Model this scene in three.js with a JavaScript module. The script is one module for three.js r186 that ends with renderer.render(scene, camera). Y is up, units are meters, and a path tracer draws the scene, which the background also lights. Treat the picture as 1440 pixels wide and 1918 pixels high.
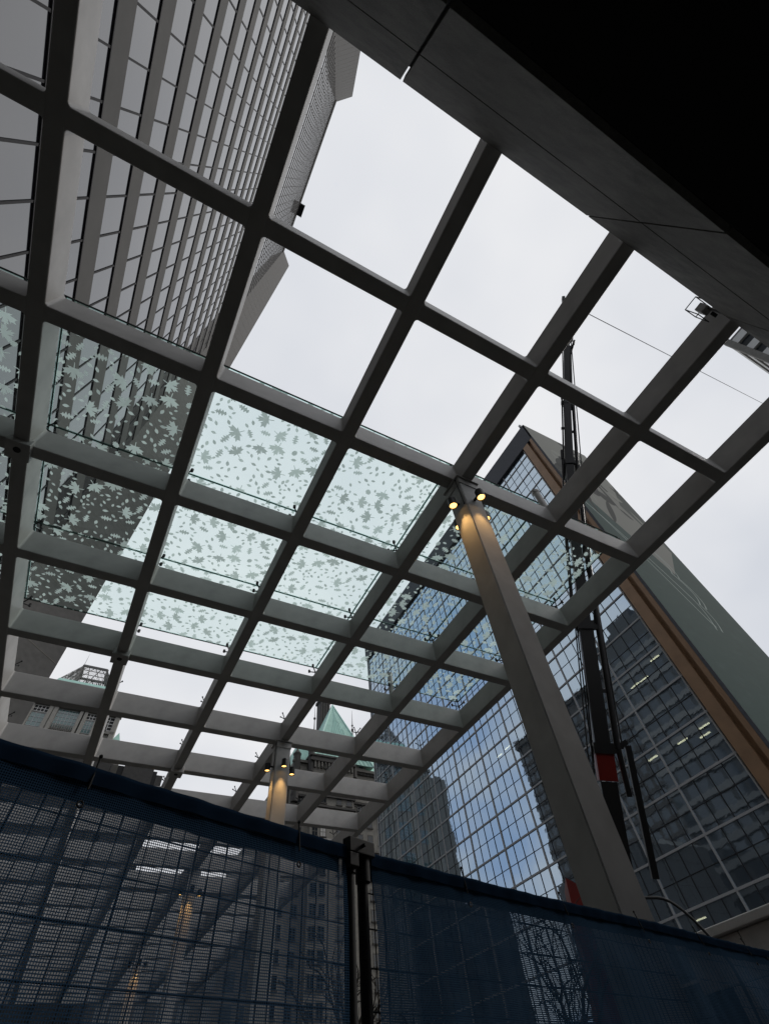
import * as THREE from 'three';
import { RoundedBoxGeometry } from 'three/addons/geometries/RoundedBoxGeometry.js';
import { mergeGeometries } from 'three/addons/utils/BufferGeometryUtils.js';
import { ImprovedNoise } from 'three/addons/math/ImprovedNoise.js';

// ------------------------------------------------------------------ camera, sky, sun, exposure
const scene = new THREE.Scene();
const R = (d) => d * Math.PI / 180;
const camera = new THREE.PerspectiveCamera(95.46, 768 / 1024, 0.05, 2000);
camera.rotation.order = 'YXZ';
camera.rotation.set(R(54.567), R(-34.212), R(-8.316));
camera.position.set(0, 1.4, 0);
scene.add(camera);

const renderer = new THREE.WebGLRenderer({ antialias: true });
renderer.toneMapping = THREE.LinearToneMapping;
renderer.toneMappingExposure = 1.0;
renderer.shadowMap.enabled = true;

let seedState = 7;
function rnd() { seedState = (seedState + 0x6d2b79f5) | 0; let t = Math.imul(seedState ^ (seedState >>> 15), 1 | seedState); t = (t + Math.imul(t ^ (t >>> 7), 61 | t)) ^ t; return ((t ^ (t >>> 14)) >>> 0) / 4294967296; }
const rr = (a, b) => a + (b - a) * rnd();
const noise3 = new ImprovedNoise();
function fbm(x, y, z, n = 4) { let s = 0, a = 0.5; for (let i = 0; i < n; i++) { s += a * noise3.noise(x, y, z); x *= 2.03; y *= 2.03; z *= 2.03; a *= 0.5; } return s; }

{ // overcast sky: soft layers of cloud, a little blue where the layer is thin
  const W = 1024, H = 512, data = new Float32Array(W * H * 4);
  for (let j = 0; j < H; j++) {
    const el = ((j + 0.5) / H - 0.5) * Math.PI, y = Math.sin(el);
    for (let i = 0; i < W; i++) {
      const az = ((i + 0.5) / W - 0.5) * 2 * Math.PI, x = Math.cos(az) * Math.cos(el), z = Math.sin(az) * Math.cos(el);
      const k = 1 / (Math.max(y, 0) + 0.35);
      const n = fbm(x * k * 1.6 + 3, z * k * 1.6, 0.7, 5), m = fbm(x * k * 3.1 + 9, z * k * 3.1, 2.7, 4);
      const t = THREE.MathUtils.clamp(0.5 + n * 1.1 + m * 0.5, 0, 1);        // 1 = thick pale cloud
      const base = 0.70 + 0.17 * t, o = (j * W + i) * 4;
      // towards -x the layer breaks up and blue shows through, as the mirrored facade reflects it
      const west = THREE.MathUtils.smoothstep(-x, 0.15, 0.6) * (1 - THREE.MathUtils.smoothstep(y, 0.72, 0.93));
      const gap = west * THREE.MathUtils.smoothstep(0.62 - t + fbm(x * 5, y * 7, z * 5, 4) * 0.5, -0.12, 0.3);
      const white = [base * (0.925 + 0.06 * t), base * (0.965 + 0.025 * t), base * (1.05 - 0.04 * t)], blue = [0.27, 0.47, 0.80];
      for (let c = 0; c < 3; c++) data[o + c] = white[c] + (blue[c] - white[c]) * gap * 0.6;
      data[o + 3] = 1;
    }
  }
  const sky = new THREE.DataTexture(data, W, H, THREE.RGBAFormat, THREE.FloatType);
  sky.mapping = THREE.EquirectangularReflectionMapping; sky.magFilter = THREE.LinearFilter; sky.needsUpdate = true;
  scene.background = sky; scene.environment = sky;
}
const sun = new THREE.DirectionalLight(0xfff8f0, 1.5);
sun.position.set(150, 96, 22); sun.target.position.set(0, 0, 0);
sun.castShadow = true; sun.shadow.radius = 40; sun.shadow.mapSize.set(2048, 2048);
Object.assign(sun.shadow.camera, { left: -160, right: 160, top: 160, bottom: -160, near: 1, far: 500 });
scene.add(sun, sun.target);

// ------------------------------------------------------------------ helpers
const used = {};
function numbered(n) { const k = used[n] || 0; used[n] = k + 1; return k ? n + '_' + String(k).padStart(3, '0') : n; }
function describe(o, label, category, group, kind) { o.userData = {}; if (label) o.userData.label = label; if (category) o.userData.category = category; if (group) o.userData.group = group; if (kind) o.userData.kind = kind; return o; }
function thing(name, label, category, pos = [0, 0, 0], group) { const g = new THREE.Group(); g.name = numbered(name); g.position.set(...pos); describe(g, label, category, group); scene.add(g); return g; }
function mesh(name, geo, mat, parent) { const m = new THREE.Mesh(Array.isArray(geo) ? mergeGeometries(geo.map(plain)) : geo, mat); m.name = name; m.castShadow = m.receiveShadow = true; if (parent) parent.add(m); return m; }
function plain(g) { const p = g.index ? g.toNonIndexed() : g; for (const k of Object.keys(p.attributes)) if (!['position', 'normal', 'uv'].includes(k)) p.deleteAttribute(k); return p; }
function worldUV(g) { // box-projected uv in metres
  g = plain(g); const p = g.attributes.position, n = g.attributes.normal, uv = new Float32Array(p.count * 2);
  for (let i = 0; i < p.count; i++) { const ax = Math.abs(n.getX(i)), ay = Math.abs(n.getY(i)), az = Math.abs(n.getZ(i));
    if (ax >= ay && ax >= az) { uv[2 * i] = p.getZ(i); uv[2 * i + 1] = p.getY(i); } else if (ay >= az) { uv[2 * i] = p.getX(i); uv[2 * i + 1] = p.getZ(i); } else { uv[2 * i] = p.getX(i); uv[2 * i + 1] = p.getY(i); } }
  g.setAttribute('uv', new THREE.BufferAttribute(uv, 2)); return g;
}
// a box given by its limits
function bx(x0, x1, y0, y1, z0, z1, r = 0) {
  const w = x1 - x0, h = y1 - y0, d = z1 - z0;
  const g = r ? new RoundedBoxGeometry(w, h, d, 2, Math.min(r, w / 2.01, h / 2.01, d / 2.01)) : new THREE.BoxGeometry(w, h, d);
  g.translate((x0 + x1) / 2, (y0 + y1) / 2, (z0 + z1) / 2); return worldUV(g);
}
function bar(a, b, r, seg = 8, r2 = r) { // round bar between two points
  const A = new THREE.Vector3(...a), B = new THREE.Vector3(...b), L = A.distanceTo(B);
  const g = new THREE.CylinderGeometry(r2, r, L, seg); g.translate(0, L / 2, 0);
  g.applyQuaternion(new THREE.Quaternion().setFromUnitVectors(new THREE.Vector3(0, 1, 0), B.sub(A).normalize())); g.translate(...a); return g;
}
function beamBox(a, b, w, h, up = [0, 1, 0]) { // square bar between two points
  const A = new THREE.Vector3(...a), B = new THREE.Vector3(...b), L = A.distanceTo(B), d = B.clone().sub(A).normalize();
  const s = new THREE.Vector3().crossVectors(d, new THREE.Vector3(...up)).normalize(), t = new THREE.Vector3().crossVectors(s, d);
  const g = new THREE.BoxGeometry(w, L, h); g.translate(0, L / 2, 0);
  g.applyMatrix4(new THREE.Matrix4().makeBasis(s, d, t)); g.translate(...a); return g;
}
const ball = (p, r, s = 8) => { const g = new THREE.SphereGeometry(r, s, Math.ceil(s * 0.7)); g.translate(...p); return g; };
function poly(pts, faces) { // flat-shaded solid from corners
  const v = []; for (const f of faces) for (let i = 1; i + 1 < f.length; i++) for (const k of [f[0], f[i], f[i + 1]]) v.push(...pts[k]);
  const g = new THREE.BufferGeometry(); g.setAttribute('position', new THREE.Float32BufferAttribute(v, 3)); g.setAttribute('uv', new THREE.Float32BufferAttribute(new Float32Array(v.length / 3 * 2), 2)); g.computeVertexNormals(); return worldUV(g);
}

// procedural textures -------------------------------------------------------
function noiseTex(size, metres, fn, srgb = false) {
  const d = new Uint8Array(size * size * 4);
  for (let j = 0; j < size; j++) for (let i = 0; i < size; i++) { const c = fn(i / size, j / size); for (let k = 0; k < 3; k++) d[(j * size + i) * 4 + k] = THREE.MathUtils.clamp(c[k] * 255, 0, 255); d[(j * size + i) * 4 + 3] = 255; }
  const t = new THREE.DataTexture(d, size, size); t.wrapS = t.wrapT = THREE.RepeatWrapping; t.magFilter = THREE.LinearFilter; if (srgb) t.colorSpace = THREE.SRGBColorSpace;
  t.repeat.set(1 / metres, 1 / metres); t.needsUpdate = true; return t;
}
// tileable fbm on a torus-like blend
function tfbm(u, v, f, s, n = 4) { const a = fbm(u * f, v * f, s, n), b = fbm((u - 1) * f, v * f, s, n), c = fbm(u * f, (v - 1) * f, s, n), d = fbm((u - 1) * f, (v - 1) * f, s, n); return (a * (1 - u) + b * u) * (1 - v) + (c * (1 - u) + d * u) * v; }
const mottle = (m, lo, hi, f = 6, s = 1, grain = 0.08) => noiseTex(256, m, (u, v) => { const n = 0.5 + tfbm(u, v, f, s, 5) * 0.9 + (rnd() - 0.5) * grain; const t = lo + (hi - lo) * THREE.MathUtils.clamp(n, 0, 1); return [t, t, t * 0.985]; });
const grime = mottle(1.7, 0.66, 1.0, 7, 3.1, 0.07), stoneTone = mottle(3.5, 0.6, 1.0, 8, 5.3, 0.16), wear = mottle(9, 0.62, 1.0, 9, 8.2, 0.12), concreteTone = mottle(2.6, 0.55, 1.0, 9, 2.2, 0.2);
const fasciaTone = mottle(1.6, 0.22, 1.12, 11, 6.6, 0.3);
const paneBump = noiseTex(256, 7, (u, v) => { const t = 0.5 + tfbm(u, v, 7, 4.4, 3) * 0.9; return [t, t, t]; });
const M = {};
const std = (name, o) => { const m = new THREE.MeshStandardMaterial(o); m.name = name; return (M[name] = m); };
const phy = (name, o) => { const m = new THREE.MeshPhysicalMaterial(o); m.name = name; return (M[name] = m); };
const lin = (r, g, b) => new THREE.Color().setRGB(r, g, b);
std('beamPaint', { color: lin(0.45, 0.443, 0.436), roughness: 0.5, map: grime, bumpMap: grime, bumpScale: 0.0006 });
std('columnPaint', { color: lin(0.57, 0.575, 0.58), roughness: 0.6, map: grime });
std('blackMetal', { color: lin(0.012, 0.012, 0.013), roughness: 0.5, metalness: 0.3 });
std('steel', { color: lin(0.25, 0.25, 0.25), roughness: 0.35, metalness: 1 });
std('rubber', { color: lin(0.02, 0.022, 0.022), roughness: 0.8 });
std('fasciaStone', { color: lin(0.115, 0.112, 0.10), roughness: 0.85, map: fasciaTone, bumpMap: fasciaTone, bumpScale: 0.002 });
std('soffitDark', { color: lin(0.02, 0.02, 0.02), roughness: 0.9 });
std('precast', { color: lin(0.078, 0.076, 0.072), roughness: 0.8, map: wear });
std('finConcrete', { color: lin(0.15, 0.147, 0.143), roughness: 0.9, map: concreteTone });
phy('towerGlass', { color: lin(0.012, 0.012, 0.016), roughness: 0.04, ior: 2.3, bumpMap: paneBump, bumpScale: 0.002 });
std('mullionDark', { color: lin(0.022, 0.022, 0.024), roughness: 0.85 });
std('mullionPale', { color: lin(0.36, 0.36, 0.355), roughness: 0.6 });
phy('mirrorPane', { color: lin(0.45, 0.55, 0.64), roughness: 0.02, metalness: 0.88, transmission: 1, thickness: 0, ior: 1.5, bumpMap: paneBump, bumpScale: 0.0022 });
std('interiorDark', { color: lin(0.04, 0.04, 0.04), roughness: 0.9 });
std('tubeGlow', { color: lin(0.8, 0.8, 0.7), emissive: lin(1, 0.85, 0.5), emissiveIntensity: 8 });
std('capStone', { color: lin(0.105, 0.11, 0.125), roughness: 0.85, map: concreteTone });
std('copperPanel', { color: lin(0.33, 0.195, 0.105), roughness: 0.5, metalness: 0.15, map: wear });
std('hotelStone', { color: lin(0.30, 0.285, 0.255), roughness: 0.9, map: stoneTone });
std('hotelTrim', { color: lin(0.20, 0.19, 0.17), roughness: 0.9, map: stoneTone });
std('darkStone', { color: lin(0.09, 0.085, 0.08), roughness: 0.9, map: stoneTone });
std('verdigris', { color: lin(0.42, 0.68, 0.60), roughness: 0.75, map: wear });
std('verdigrisSeam', { color: lin(0.52, 0.75, 0.68), roughness: 0.75 });
phy('windowGlass', { color: lin(0.02, 0.025, 0.03), roughness: 0.08, ior: 1.6 });
phy('tealGlass', { color: lin(0.05, 0.12, 0.115), roughness: 0.08, ior: 1.9 });
std('whiteFrame', { color: lin(0.5, 0.49, 0.46), roughness: 0.6 });
std('greyConcrete', { color: lin(0.16, 0.155, 0.15), roughness: 0.9, map: concreteTone });
std('darkOffice', { color: lin(0.02, 0.021, 0.021), roughness: 0.7, map: wear });
std('brownStone', { color: lin(0.034, 0.029, 0.025), roughness: 0.9, map: wear });
std('craneBlack', { color: lin(0.018, 0.018, 0.019), roughness: 0.45, metalness: 0.2 });
std('craneRed', { color: lin(0.22, 0.013, 0.009), roughness: 0.4, map: grime });
std('bark', { color: lin(0.045, 0.038, 0.032), roughness: 0.95 });
std('wallStone', { color: lin(0.55, 0.55, 0.53), roughness: 0.9, map: stoneTone, bumpMap: stoneTone, bumpScale: 0.006 });
std('fenceSteel', { color: lin(0.008, 0.009, 0.011), roughness: 0.7 });
std('asphalt', { color: lin(0.05, 0.05, 0.052), roughness: 0.9, map: concreteTone });
std('paving', { color: lin(0.13, 0.128, 0.122), roughness: 0.85, map: concreteTone });

// ------------------------------------------------------------------ ground
describe(mesh('ground', (() => { const g = new THREE.PlaneGeometry(1600, 1600); g.rotateX(-Math.PI / 2); return worldUV(g); })(), M.asphalt, scene), 'dark grey asphalt ground between the buildings', 'ground', null, 'structure');
describe(mesh('pavement', bx(-7.9, 9, -0.2, 0.12, -34, 14), M.paving, scene), 'grey concrete plaza paving under the steel canopy', 'pavement', null, 'structure');

// ------------------------------------------------------------------ canopy
const S = 5.53761, YB = 6.9376, bX = (j) => S * (-0.429 + 0.324887 * j), aZ = (i) => S * (0.208423 - 0.325217 * i), BW = 0.1766, BD = 0.43, ZF = 0.94;
const NA = 19, GY = YB + 0.7;
const canopy = thing('canopy', 'large grey steel grid canopy on square columns, glazed with leaf patterned panes', 'canopy');
{
  const zEnd = aZ(NA) - BW / 2;
  for (let j = -1; j <= 5; j++) mesh('long_beam', bx(bX(j) - BW / 2, bX(j) + BW / 2, YB, YB + BD, zEnd, ZF + 2.4, 0.016), M.beamPaint, canopy);
  // cross beams butt into the long beams with a small weld fillet at each corner
  const L = bX(1) - bX(0) - BW, r = 0.035, hw = BW / 2, e = 0.03, sh = new THREE.Shape();
  const x0 = -L / 2, x1 = L / 2;
  sh.moveTo(x0 - e, -hw - r); sh.lineTo(x0, -hw - r); sh.absarc(x0 + r, -hw - r, r, Math.PI, Math.PI / 2, true); sh.lineTo(x1 - r, -hw); sh.absarc(x1 - r, -hw - r, r, Math.PI / 2, 0, true); sh.lineTo(x1 + e, -hw - r);
  sh.lineTo(x1 + e, hw + r); sh.lineTo(x1, hw + r); sh.absarc(x1 - r, hw + r, r, 0, -Math.PI / 2, true); sh.lineTo(x0 + r, hw); sh.absarc(x0 + r, hw + r, r, -Math.PI / 2, -Math.PI, true); sh.lineTo(x0 - e, hw + r); sh.closePath();
  let g = new THREE.ExtrudeGeometry(sh, { depth: BD - 0.03, bevelEnabled: true, bevelThickness: 0.012, bevelSize: 0.012, bevelOffset: -0.012, bevelSegments: 2, curveSegments: 4 });
  g.rotateX(-Math.PI / 2); g.translate(0, 0.015, 0); g = worldUV(g);
  for (let i = 1; i <= NA; i++) for (let j = -1; j < 5; j++) { const m = mesh('cross_beam', g, M.beamPaint, canopy); m.position.set((bX(j) + bX(j + 1)) / 2, YB, aZ(i)); }
  // columns: square tubes with a slot along each corner
  const cs = new THREE.Shape(), c = 0.15, k = 0.007;
  const pts = []; for (let q = 0; q < 4; q++) { const a = q * Math.PI / 2, rot = (x, y) => [x * Math.cos(a) - y * Math.sin(a), x * Math.sin(a) + y * Math.cos(a)]; pts.push(rot(c - k - 0.003, -c), rot(c - k, -c + 0.014), rot(c - 0.014, -c + k), rot(c, -c + k + 0.003)); }
  pts.forEach((p, n) => (n ? cs.lineTo(...p) : cs.moveTo(...p))); cs.closePath();
  let cg = new THREE.ExtrudeGeometry(cs, { depth: YB - 0.13, bevelEnabled: false }); cg.rotateX(-Math.PI / 2); cg.translate(0, 0.12, 0); cg = worldUV(cg);
  for (const i of [2, 6, 10, 14, 18]) {
    let g = cg; if (i === 2) { g = cg.clone(); const p = g.attributes.position; for (let n = 0; n < p.count; n++) { const d = (YB - p.getY(n)) / YB, k = 1 - 0.16 * d; p.setXYZ(n, p.getX(n) * k - 0.075 * d, p.getY(n), p.getZ(n) * k - 0.095 * d); } g.computeVertexNormals(); }
    const m = mesh('column', g, M.columnPaint, canopy); m.position.set(bX(3), 0, aZ(i));
    mesh('head_plate', [bx(-0.185, 0.185, YB - 0.035, YB - 0.004, -0.185, 0.185, 0.006), bx(-0.16, 0.16, YB - 0.16, YB - 0.034, -0.16, 0.16, 0.004)], M.beamPaint, m);
    mesh('cable_conduit', [bar([-0.165, YB - 0.02, 0.1], [-0.165, YB - 0.62, 0.1], 0.009, 6)], M.blackMetal, m);
  }
  // socket boxes under three nodes
  for (const [j, i] of [[0, 3], [1, 5], [2, 7]]) {
    const m = mesh('socket_box', bx(-0.135, 0.135, -0.075, 0.06, -0.135, 0.135, 0.012), M.beamPaint, canopy); m.position.set(bX(j), YB, aZ(i));
    mesh('socket_hole', bar([0, -0.081, 0.02], [0, -0.07, 0.02], 0.042, 16), M.blackMetal, m);
  }
  for (const [j, i] of [[4, 2], [4, 5]]) { const m = mesh('stub_pipe', [bar([0, BD - 0.01, 0], [0, BD + 0.5, 0], 0.055, 14), bar([0, BD + 0.5, 0], [0, BD + 0.56, 0], 0.065, 14)], M.beamPaint, canopy); m.position.set(bX(j) - 0.02, YB, aZ(i) + 0.05); }
  // glass panes with a leaf print
  const CS = 1024, cv = document.createElement('canvas'), cr = document.createElement('canvas'); cv.width = cv.height = cr.width = cr.height = CS;
  const C1 = cv.getContext('2d'), C2 = cr.getContext('2d');
  C1.fillStyle = '#fafffe'; C1.fillRect(0, 0, CS, CS); C2.fillStyle = 'rgb(0,8,0)'; C2.fillRect(0, 0, CS, CS);
  const maple = [[0, -1.12], [.14, -.72], [.34, -.84], [.2, -.2], [.5, -.62], [.58, -.44], [1.02, -.56], [.84, -.24], [1.06, -.04], [.42, .2], [.62, .42], [.12, .34], [.05, .34], [.045, .95]];
  const shape = (ctx, kind) => {
    ctx.beginPath();
    if (kind === 0) { maple.forEach(([x, y], n) => (n ? ctx.lineTo(x, y) : ctx.moveTo(x, y))); for (let n = maple.length - 1; n >= 0; n--) ctx.lineTo(-maple[n][0], maple[n][1]); }
    else if (kind === 1) { // lobed oak leaf
      ctx.moveTo(0, -1); for (const s of [1, -1]) { if (s === -1) ctx.lineTo(0.03, 1); const ys = s === 1 ? [-.8, -.55, -.35, -.1, .1, .35, .5, .7] : [.7, .5, .35, .1, -.1, -.35, -.55, -.8], xs = s === 1 ? [.3, .1, .46, .12, .5, .1, .34, .05] : [.05, .34, .1, .5, .12, .46, .1, .3]; ys.forEach((y, n) => ctx.lineTo(s * xs[n] * 1.25, y)); }
    } else if (kind === 2) { ctx.moveTo(0, -1); ctx.bezierCurveTo(.62, -.55, .6, .25, .05, .62); ctx.lineTo(.03, .95); ctx.lineTo(-.03, .95); ctx.lineTo(-.05, .62); ctx.bezierCurveTo(-.6, .25, -.62, -.55, 0, -1); }
    else { for (let n = 0; n <= 20; n++) { const a = n / 20 * Math.PI * 2 - Math.PI / 2, rr0 = (n % 2 ? 0.72 : 0.95); const x = Math.cos(a) * rr0 * 0.8, y = Math.sin(a) * rr0; n ? ctx.lineTo(x, y) : ctx.moveTo(x, y); } }
    ctx.closePath(); ctx.fill();
  };
  const placed = [];
  const put = (kind, size) => {
    for (let t = 0; t < 60; t++) {
      const x = rnd() * CS, y = rnd() * CS, a = rnd() * 6.28;
      if (placed.some(([px, py, ps]) => { let dx = Math.abs(px - x), dy = Math.abs(py - y); dx = Math.min(dx, CS - dx); dy = Math.min(dy, CS - dy); return Math.hypot(dx, dy) < (ps + size) * 0.84; })) continue;
      placed.push([x, y, size]);
      const tone = rr(0.93, 1.07), col = `rgb(${208 * tone | 0},${221 * tone | 0},${217 * tone | 0})`;
      for (const ox of [-CS, 0, CS]) for (const oy of [-CS, 0, CS]) for (const [ctx, f] of [[C1, col], [C2, 'rgb(0,236,0)']]) { ctx.save(); ctx.translate(x + ox, y + oy); ctx.rotate(a); ctx.scale(size, size); ctx.fillStyle = f; shape(ctx, kind); ctx.restore(); }
      return;
    }
  };
  for (let n = 0; n < 17; n++) put(0, rr(62, 73));
  for (let n = 0; n < 18; n++) put(1, rr(42, 52));
  for (let n = 0; n < 3; n++) put(3, rr(30, 38));
  for (let n = 0; n < 110; n++) put(2, rr(18, 30));
  const tex = (c, srgb) => { const t = new THREE.CanvasTexture(c); t.wrapS = t.wrapT = THREE.RepeatWrapping; t.magFilter = THREE.LinearFilter; if (srgb) t.colorSpace = THREE.SRGBColorSpace; return t; };
  phy('leafGlass', { color: lin(0.93, 1.0, 0.985), map: tex(cv, true), roughness: 1, roughnessMap: tex(cr), transmission: 1, thickness: 0, ior: 1.5, side: THREE.DoubleSide });
  phy('clearEdge', { color: lin(0.7, 0.88, 0.84), roughness: 0.1, transmission: 1, thickness: 0, ior: 1.5 });
  const P = 1.8, gap = 0.009;
  for (let i = 2; i < 5; i++) for (let j = -1; j < 5; j++) {
    const g = new THREE.PlaneGeometry(P - 2 * gap, P - 2 * gap, 1, 1); g.rotateX(Math.PI / 2);
    const uv = g.attributes.uv; const ou = rnd(), ov = rnd(); for (let n = 0; n < uv.count; n++) uv.setXY(n, uv.getX(n) + ou, uv.getY(n) + ov);
    const pane = mesh('glass_pane', g, M.leafGlass, canopy); pane.position.set((bX(j) + bX(j + 1)) / 2, GY, (aZ(i) + aZ(i + 1)) / 2);
    const h = P / 2 - gap; mesh('pane_edge', [bx(-h, h, 0.001, 0.019, -h, -h + 0.004), bx(-h, h, 0.001, 0.019, h - 0.004, h), bx(-h, -h + 0.004, 0.001, 0.019, -h + 0.004, h - 0.004), bx(h - 0.004, h, 0.001, 0.019, -h + 0.004, h - 0.004)], M.clearEdge, pane);
  }
  for (let i = 2; i <= 5; i++) mesh('sealant_joint', bx(bX(-1), bX(5), GY + 0.002, GY + 0.018, aZ(i) - 0.008, aZ(i) + 0.008), M.rubber, canopy);
  for (let j = -1; j <= 5; j++) mesh('sealant_joint', bx(bX(j) - 0.008, bX(j) + 0.008, GY + 0.0005, GY + 0.0165, aZ(5), aZ(2)), M.rubber, canopy);
  // point fittings: a post on each node with forked arms
  const post = (h) => bar([0, BD, 0], [0, h, 0], 0.013, 6);
  const spider = []; spider.push(post(0.62)); for (const [sx, sz] of [[1, 1], [1, -1], [-1, 1], [-1, -1]]) { spider.push(bar([0, 0.6, 0], [sx * 0.1, 0.66, sz * 0.1], 0.011, 6)); spider.push(bar([sx * 0.1, 0.645, sz * 0.1], [sx * 0.1, 0.697, sz * 0.1], 0.024, 8)); }
  const fork = []; fork.push(post(0.6)); for (const [sx, sz] of [[1, 1], [1, -1], [-1, 1], [-1, -1]]) { fork.push(bar([0, 0.585, 0], [sx * 0.08, 0.67, sz * 0.08], 0.010, 6)); fork.push(ball([sx * 0.08, 0.67, sz * 0.08], 0.018, 6)); }
  const ringPost = [post(0.62)]; { const t = new THREE.TorusGeometry(0.026, 0.009, 6, 12); t.rotateY(0.9); t.translate(0, 0.64, 0); ringPost.push(t); }
  const gs = mergeGeometries(spider.map(plain)), gf = mergeGeometries(fork.map(plain)), gr = mergeGeometries(ringPost.map(plain));
  for (let i = 1; i <= 13; i++) for (let j = 0; j <= 5; j++) {
    if (i === 1 && j < 3) continue;
    const g = i === 1 || (i === 2) ? gr : i <= 5 ? gs : gf;
    const m = mesh('point_fitting', g, M.blackMetal, canopy); m.position.set(bX(j), YB, aZ(i)); m.rotation.y = i > 5 ? rr(-0.3, 0.3) : 0;
  }
}

// ------------------------------------------------------------------ column lamps (lit)
{
  std('lampGlow', { color: lin(0.9, 0.8, 0.5), emissive: lin(1, 0.55, 0.15), emissiveIntensity: 3.6 });
  const can = new THREE.LatheGeometry([[0.001, 0.15], [0.052, 0.15], [0.056, 0.145], [0.056, 0.0], [0.052, 0.0], [0.050, 0.022]].map(([x, y]) => new THREE.Vector2(x, y)), 20);
  const lens = new THREE.CylinderGeometry(0.049, 0.049, 0.004, 20); lens.translate(0, 0.022, 0);
  const dirs = [[-1, 0], [0, 1], [0, -1], [1, 0]];
  const where = { 2: 'nearest column', 6: 'second column' };
  const nearLabel = ['at the left of the four on the', 'at the upper right of the four on the', 'lowest of the four on the', 'half hidden behind the'];
  const farLabel = ['at the left of the', 'highest at the front of the', 'hidden at the back of the', 'at the right of the'];
  for (const i of [2, 6, 10, 14]) dirs.forEach(([dx, dz], n) => {
    const label = i === 2 ? 'glowing black can lamp ' + nearLabel[n] + ' nearest column' : i === 6 ? 'glowing black can lamp ' + farLabel[n] + ' second column beyond the fence' : ['left hand', 'front', 'rear', 'right hand'][n] + (i === 10 ? ' can lamp of the third column, amber behind the blue mesh' : ' can lamp of the farthest lit column, low behind the blue mesh');
    const t = thing('spot_lamp', label, 'lamp', [bX(3) + dx * 0.265, 6.33, aZ(i) + dz * 0.265], i > 6 ? 'can lamps on column ' + (i === 10 ? 'three' : 'four') : i === 2 ? 'can lamps on the nearest column' : 'can lamps on the second column');
    mesh('housing', can, M.blackMetal, t);
    mesh('bracket', bx(-0.062, 0.062, -0.012, 0.012, -0.014, 0.014), M.blackMetal, t).position.set(-dx * 0.085, 0.1, -dz * 0.085);
    if (dz) t.children[1].rotation.y = Math.PI / 2;
    mesh('lens', lens, M.lampGlow, t);
    const l = new THREE.SpotLight(lin(1, 0.55, 0.18), i > 6 ? 2.6 : 3.0, 0, R(27), 0.9, 2);
    l.position.set(0, 0.018, 0); l.target.position.set(-dx * 0.15, -1, -dz * 0.15); l.castShadow = true; l.shadow.radius = 2; t.add(l, l.target);
  });
}

// ------------------------------------------------------------------ the dark overhang behind the camera
{
  const t = thing('overhanging_building', 'dark overhanging building edge with two rows of stone fascia panels', 'building');
  const yt = YB - 0.055, ym = 5.845, yb = 4.79, x0 = -11 + 0.2, w = 2.193;
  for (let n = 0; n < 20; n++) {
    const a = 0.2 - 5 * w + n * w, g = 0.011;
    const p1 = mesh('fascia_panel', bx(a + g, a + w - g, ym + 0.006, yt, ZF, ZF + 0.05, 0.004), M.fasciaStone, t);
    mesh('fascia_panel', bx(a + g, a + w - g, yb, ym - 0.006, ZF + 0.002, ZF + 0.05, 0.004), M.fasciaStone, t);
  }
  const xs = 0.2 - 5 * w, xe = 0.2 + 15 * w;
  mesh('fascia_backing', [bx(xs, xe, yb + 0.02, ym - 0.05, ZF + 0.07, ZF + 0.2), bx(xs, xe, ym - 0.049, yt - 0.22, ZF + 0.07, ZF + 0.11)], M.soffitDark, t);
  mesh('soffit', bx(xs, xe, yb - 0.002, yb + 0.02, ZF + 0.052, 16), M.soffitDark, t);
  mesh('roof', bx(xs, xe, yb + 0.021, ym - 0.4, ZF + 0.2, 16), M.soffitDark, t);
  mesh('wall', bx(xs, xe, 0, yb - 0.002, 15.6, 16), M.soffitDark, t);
  const ring = new THREE.TorusGeometry(0.022, 0.006, 6, 14);
  for (const x of [bX(2) - 0.14, bX(3) - 0.14]) mesh('ring_bolt', [(() => { const g = ring.clone(); g.rotateY(0.8); g.translate(x, YB - 0.005, ZF + 0.02); return g; })(), bar([x, YB - 0.06, ZF + 0.02], [x, YB - 0.025, ZF + 0.02], 0.006, 6)], M.steel, t);
}
{
  const t = thing('floodlight', 'small square framed floodlight on the fascia top beside a beam end', 'floodlight', [4.55, 7.1, 0.93]);
  mesh('lamp_body', bx(-0.055, 0.055, 0.06, 0.2, -0.05, 0.05, 0.008), M.mullionPale, t);
  mesh('guard_frame', [bar([-0.1, 0.02, -0.09], [-0.1, 0.28, -0.09], 0.006, 6), bar([0.1, 0.02, -0.09], [0.1, 0.28, -0.09], 0.006, 6), bar([-0.1, 0.28, -0.09], [0.1, 0.28, -0.09], 0.006, 6), bar([-0.1, 0.02, -0.09], [0.1, 0.02, -0.09], 0.006, 6), bar([-0.1, 0.28, -0.09], [-0.1, 0.28, 0.08], 0.006, 6), bar([0.1, 0.28, -0.09], [0.1, 0.28, 0.08], 0.006, 6), bar([-0.1, 0.28, 0.08], [0.1, 0.28, 0.08], 0.006, 6), bar([-0.1, 0.02, 0.08], [-0.1, 0.28, 0.08], 0.006, 6)], M.mullionDark, t);
  mesh('bracket', [bx(0.05, 0.12, 0.0, 0.04, -0.02, 0.02), bx(-0.02, 0.02, -0.22, 0.06, 0.015, 0.035)], M.blackMetal, t);
}

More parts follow.
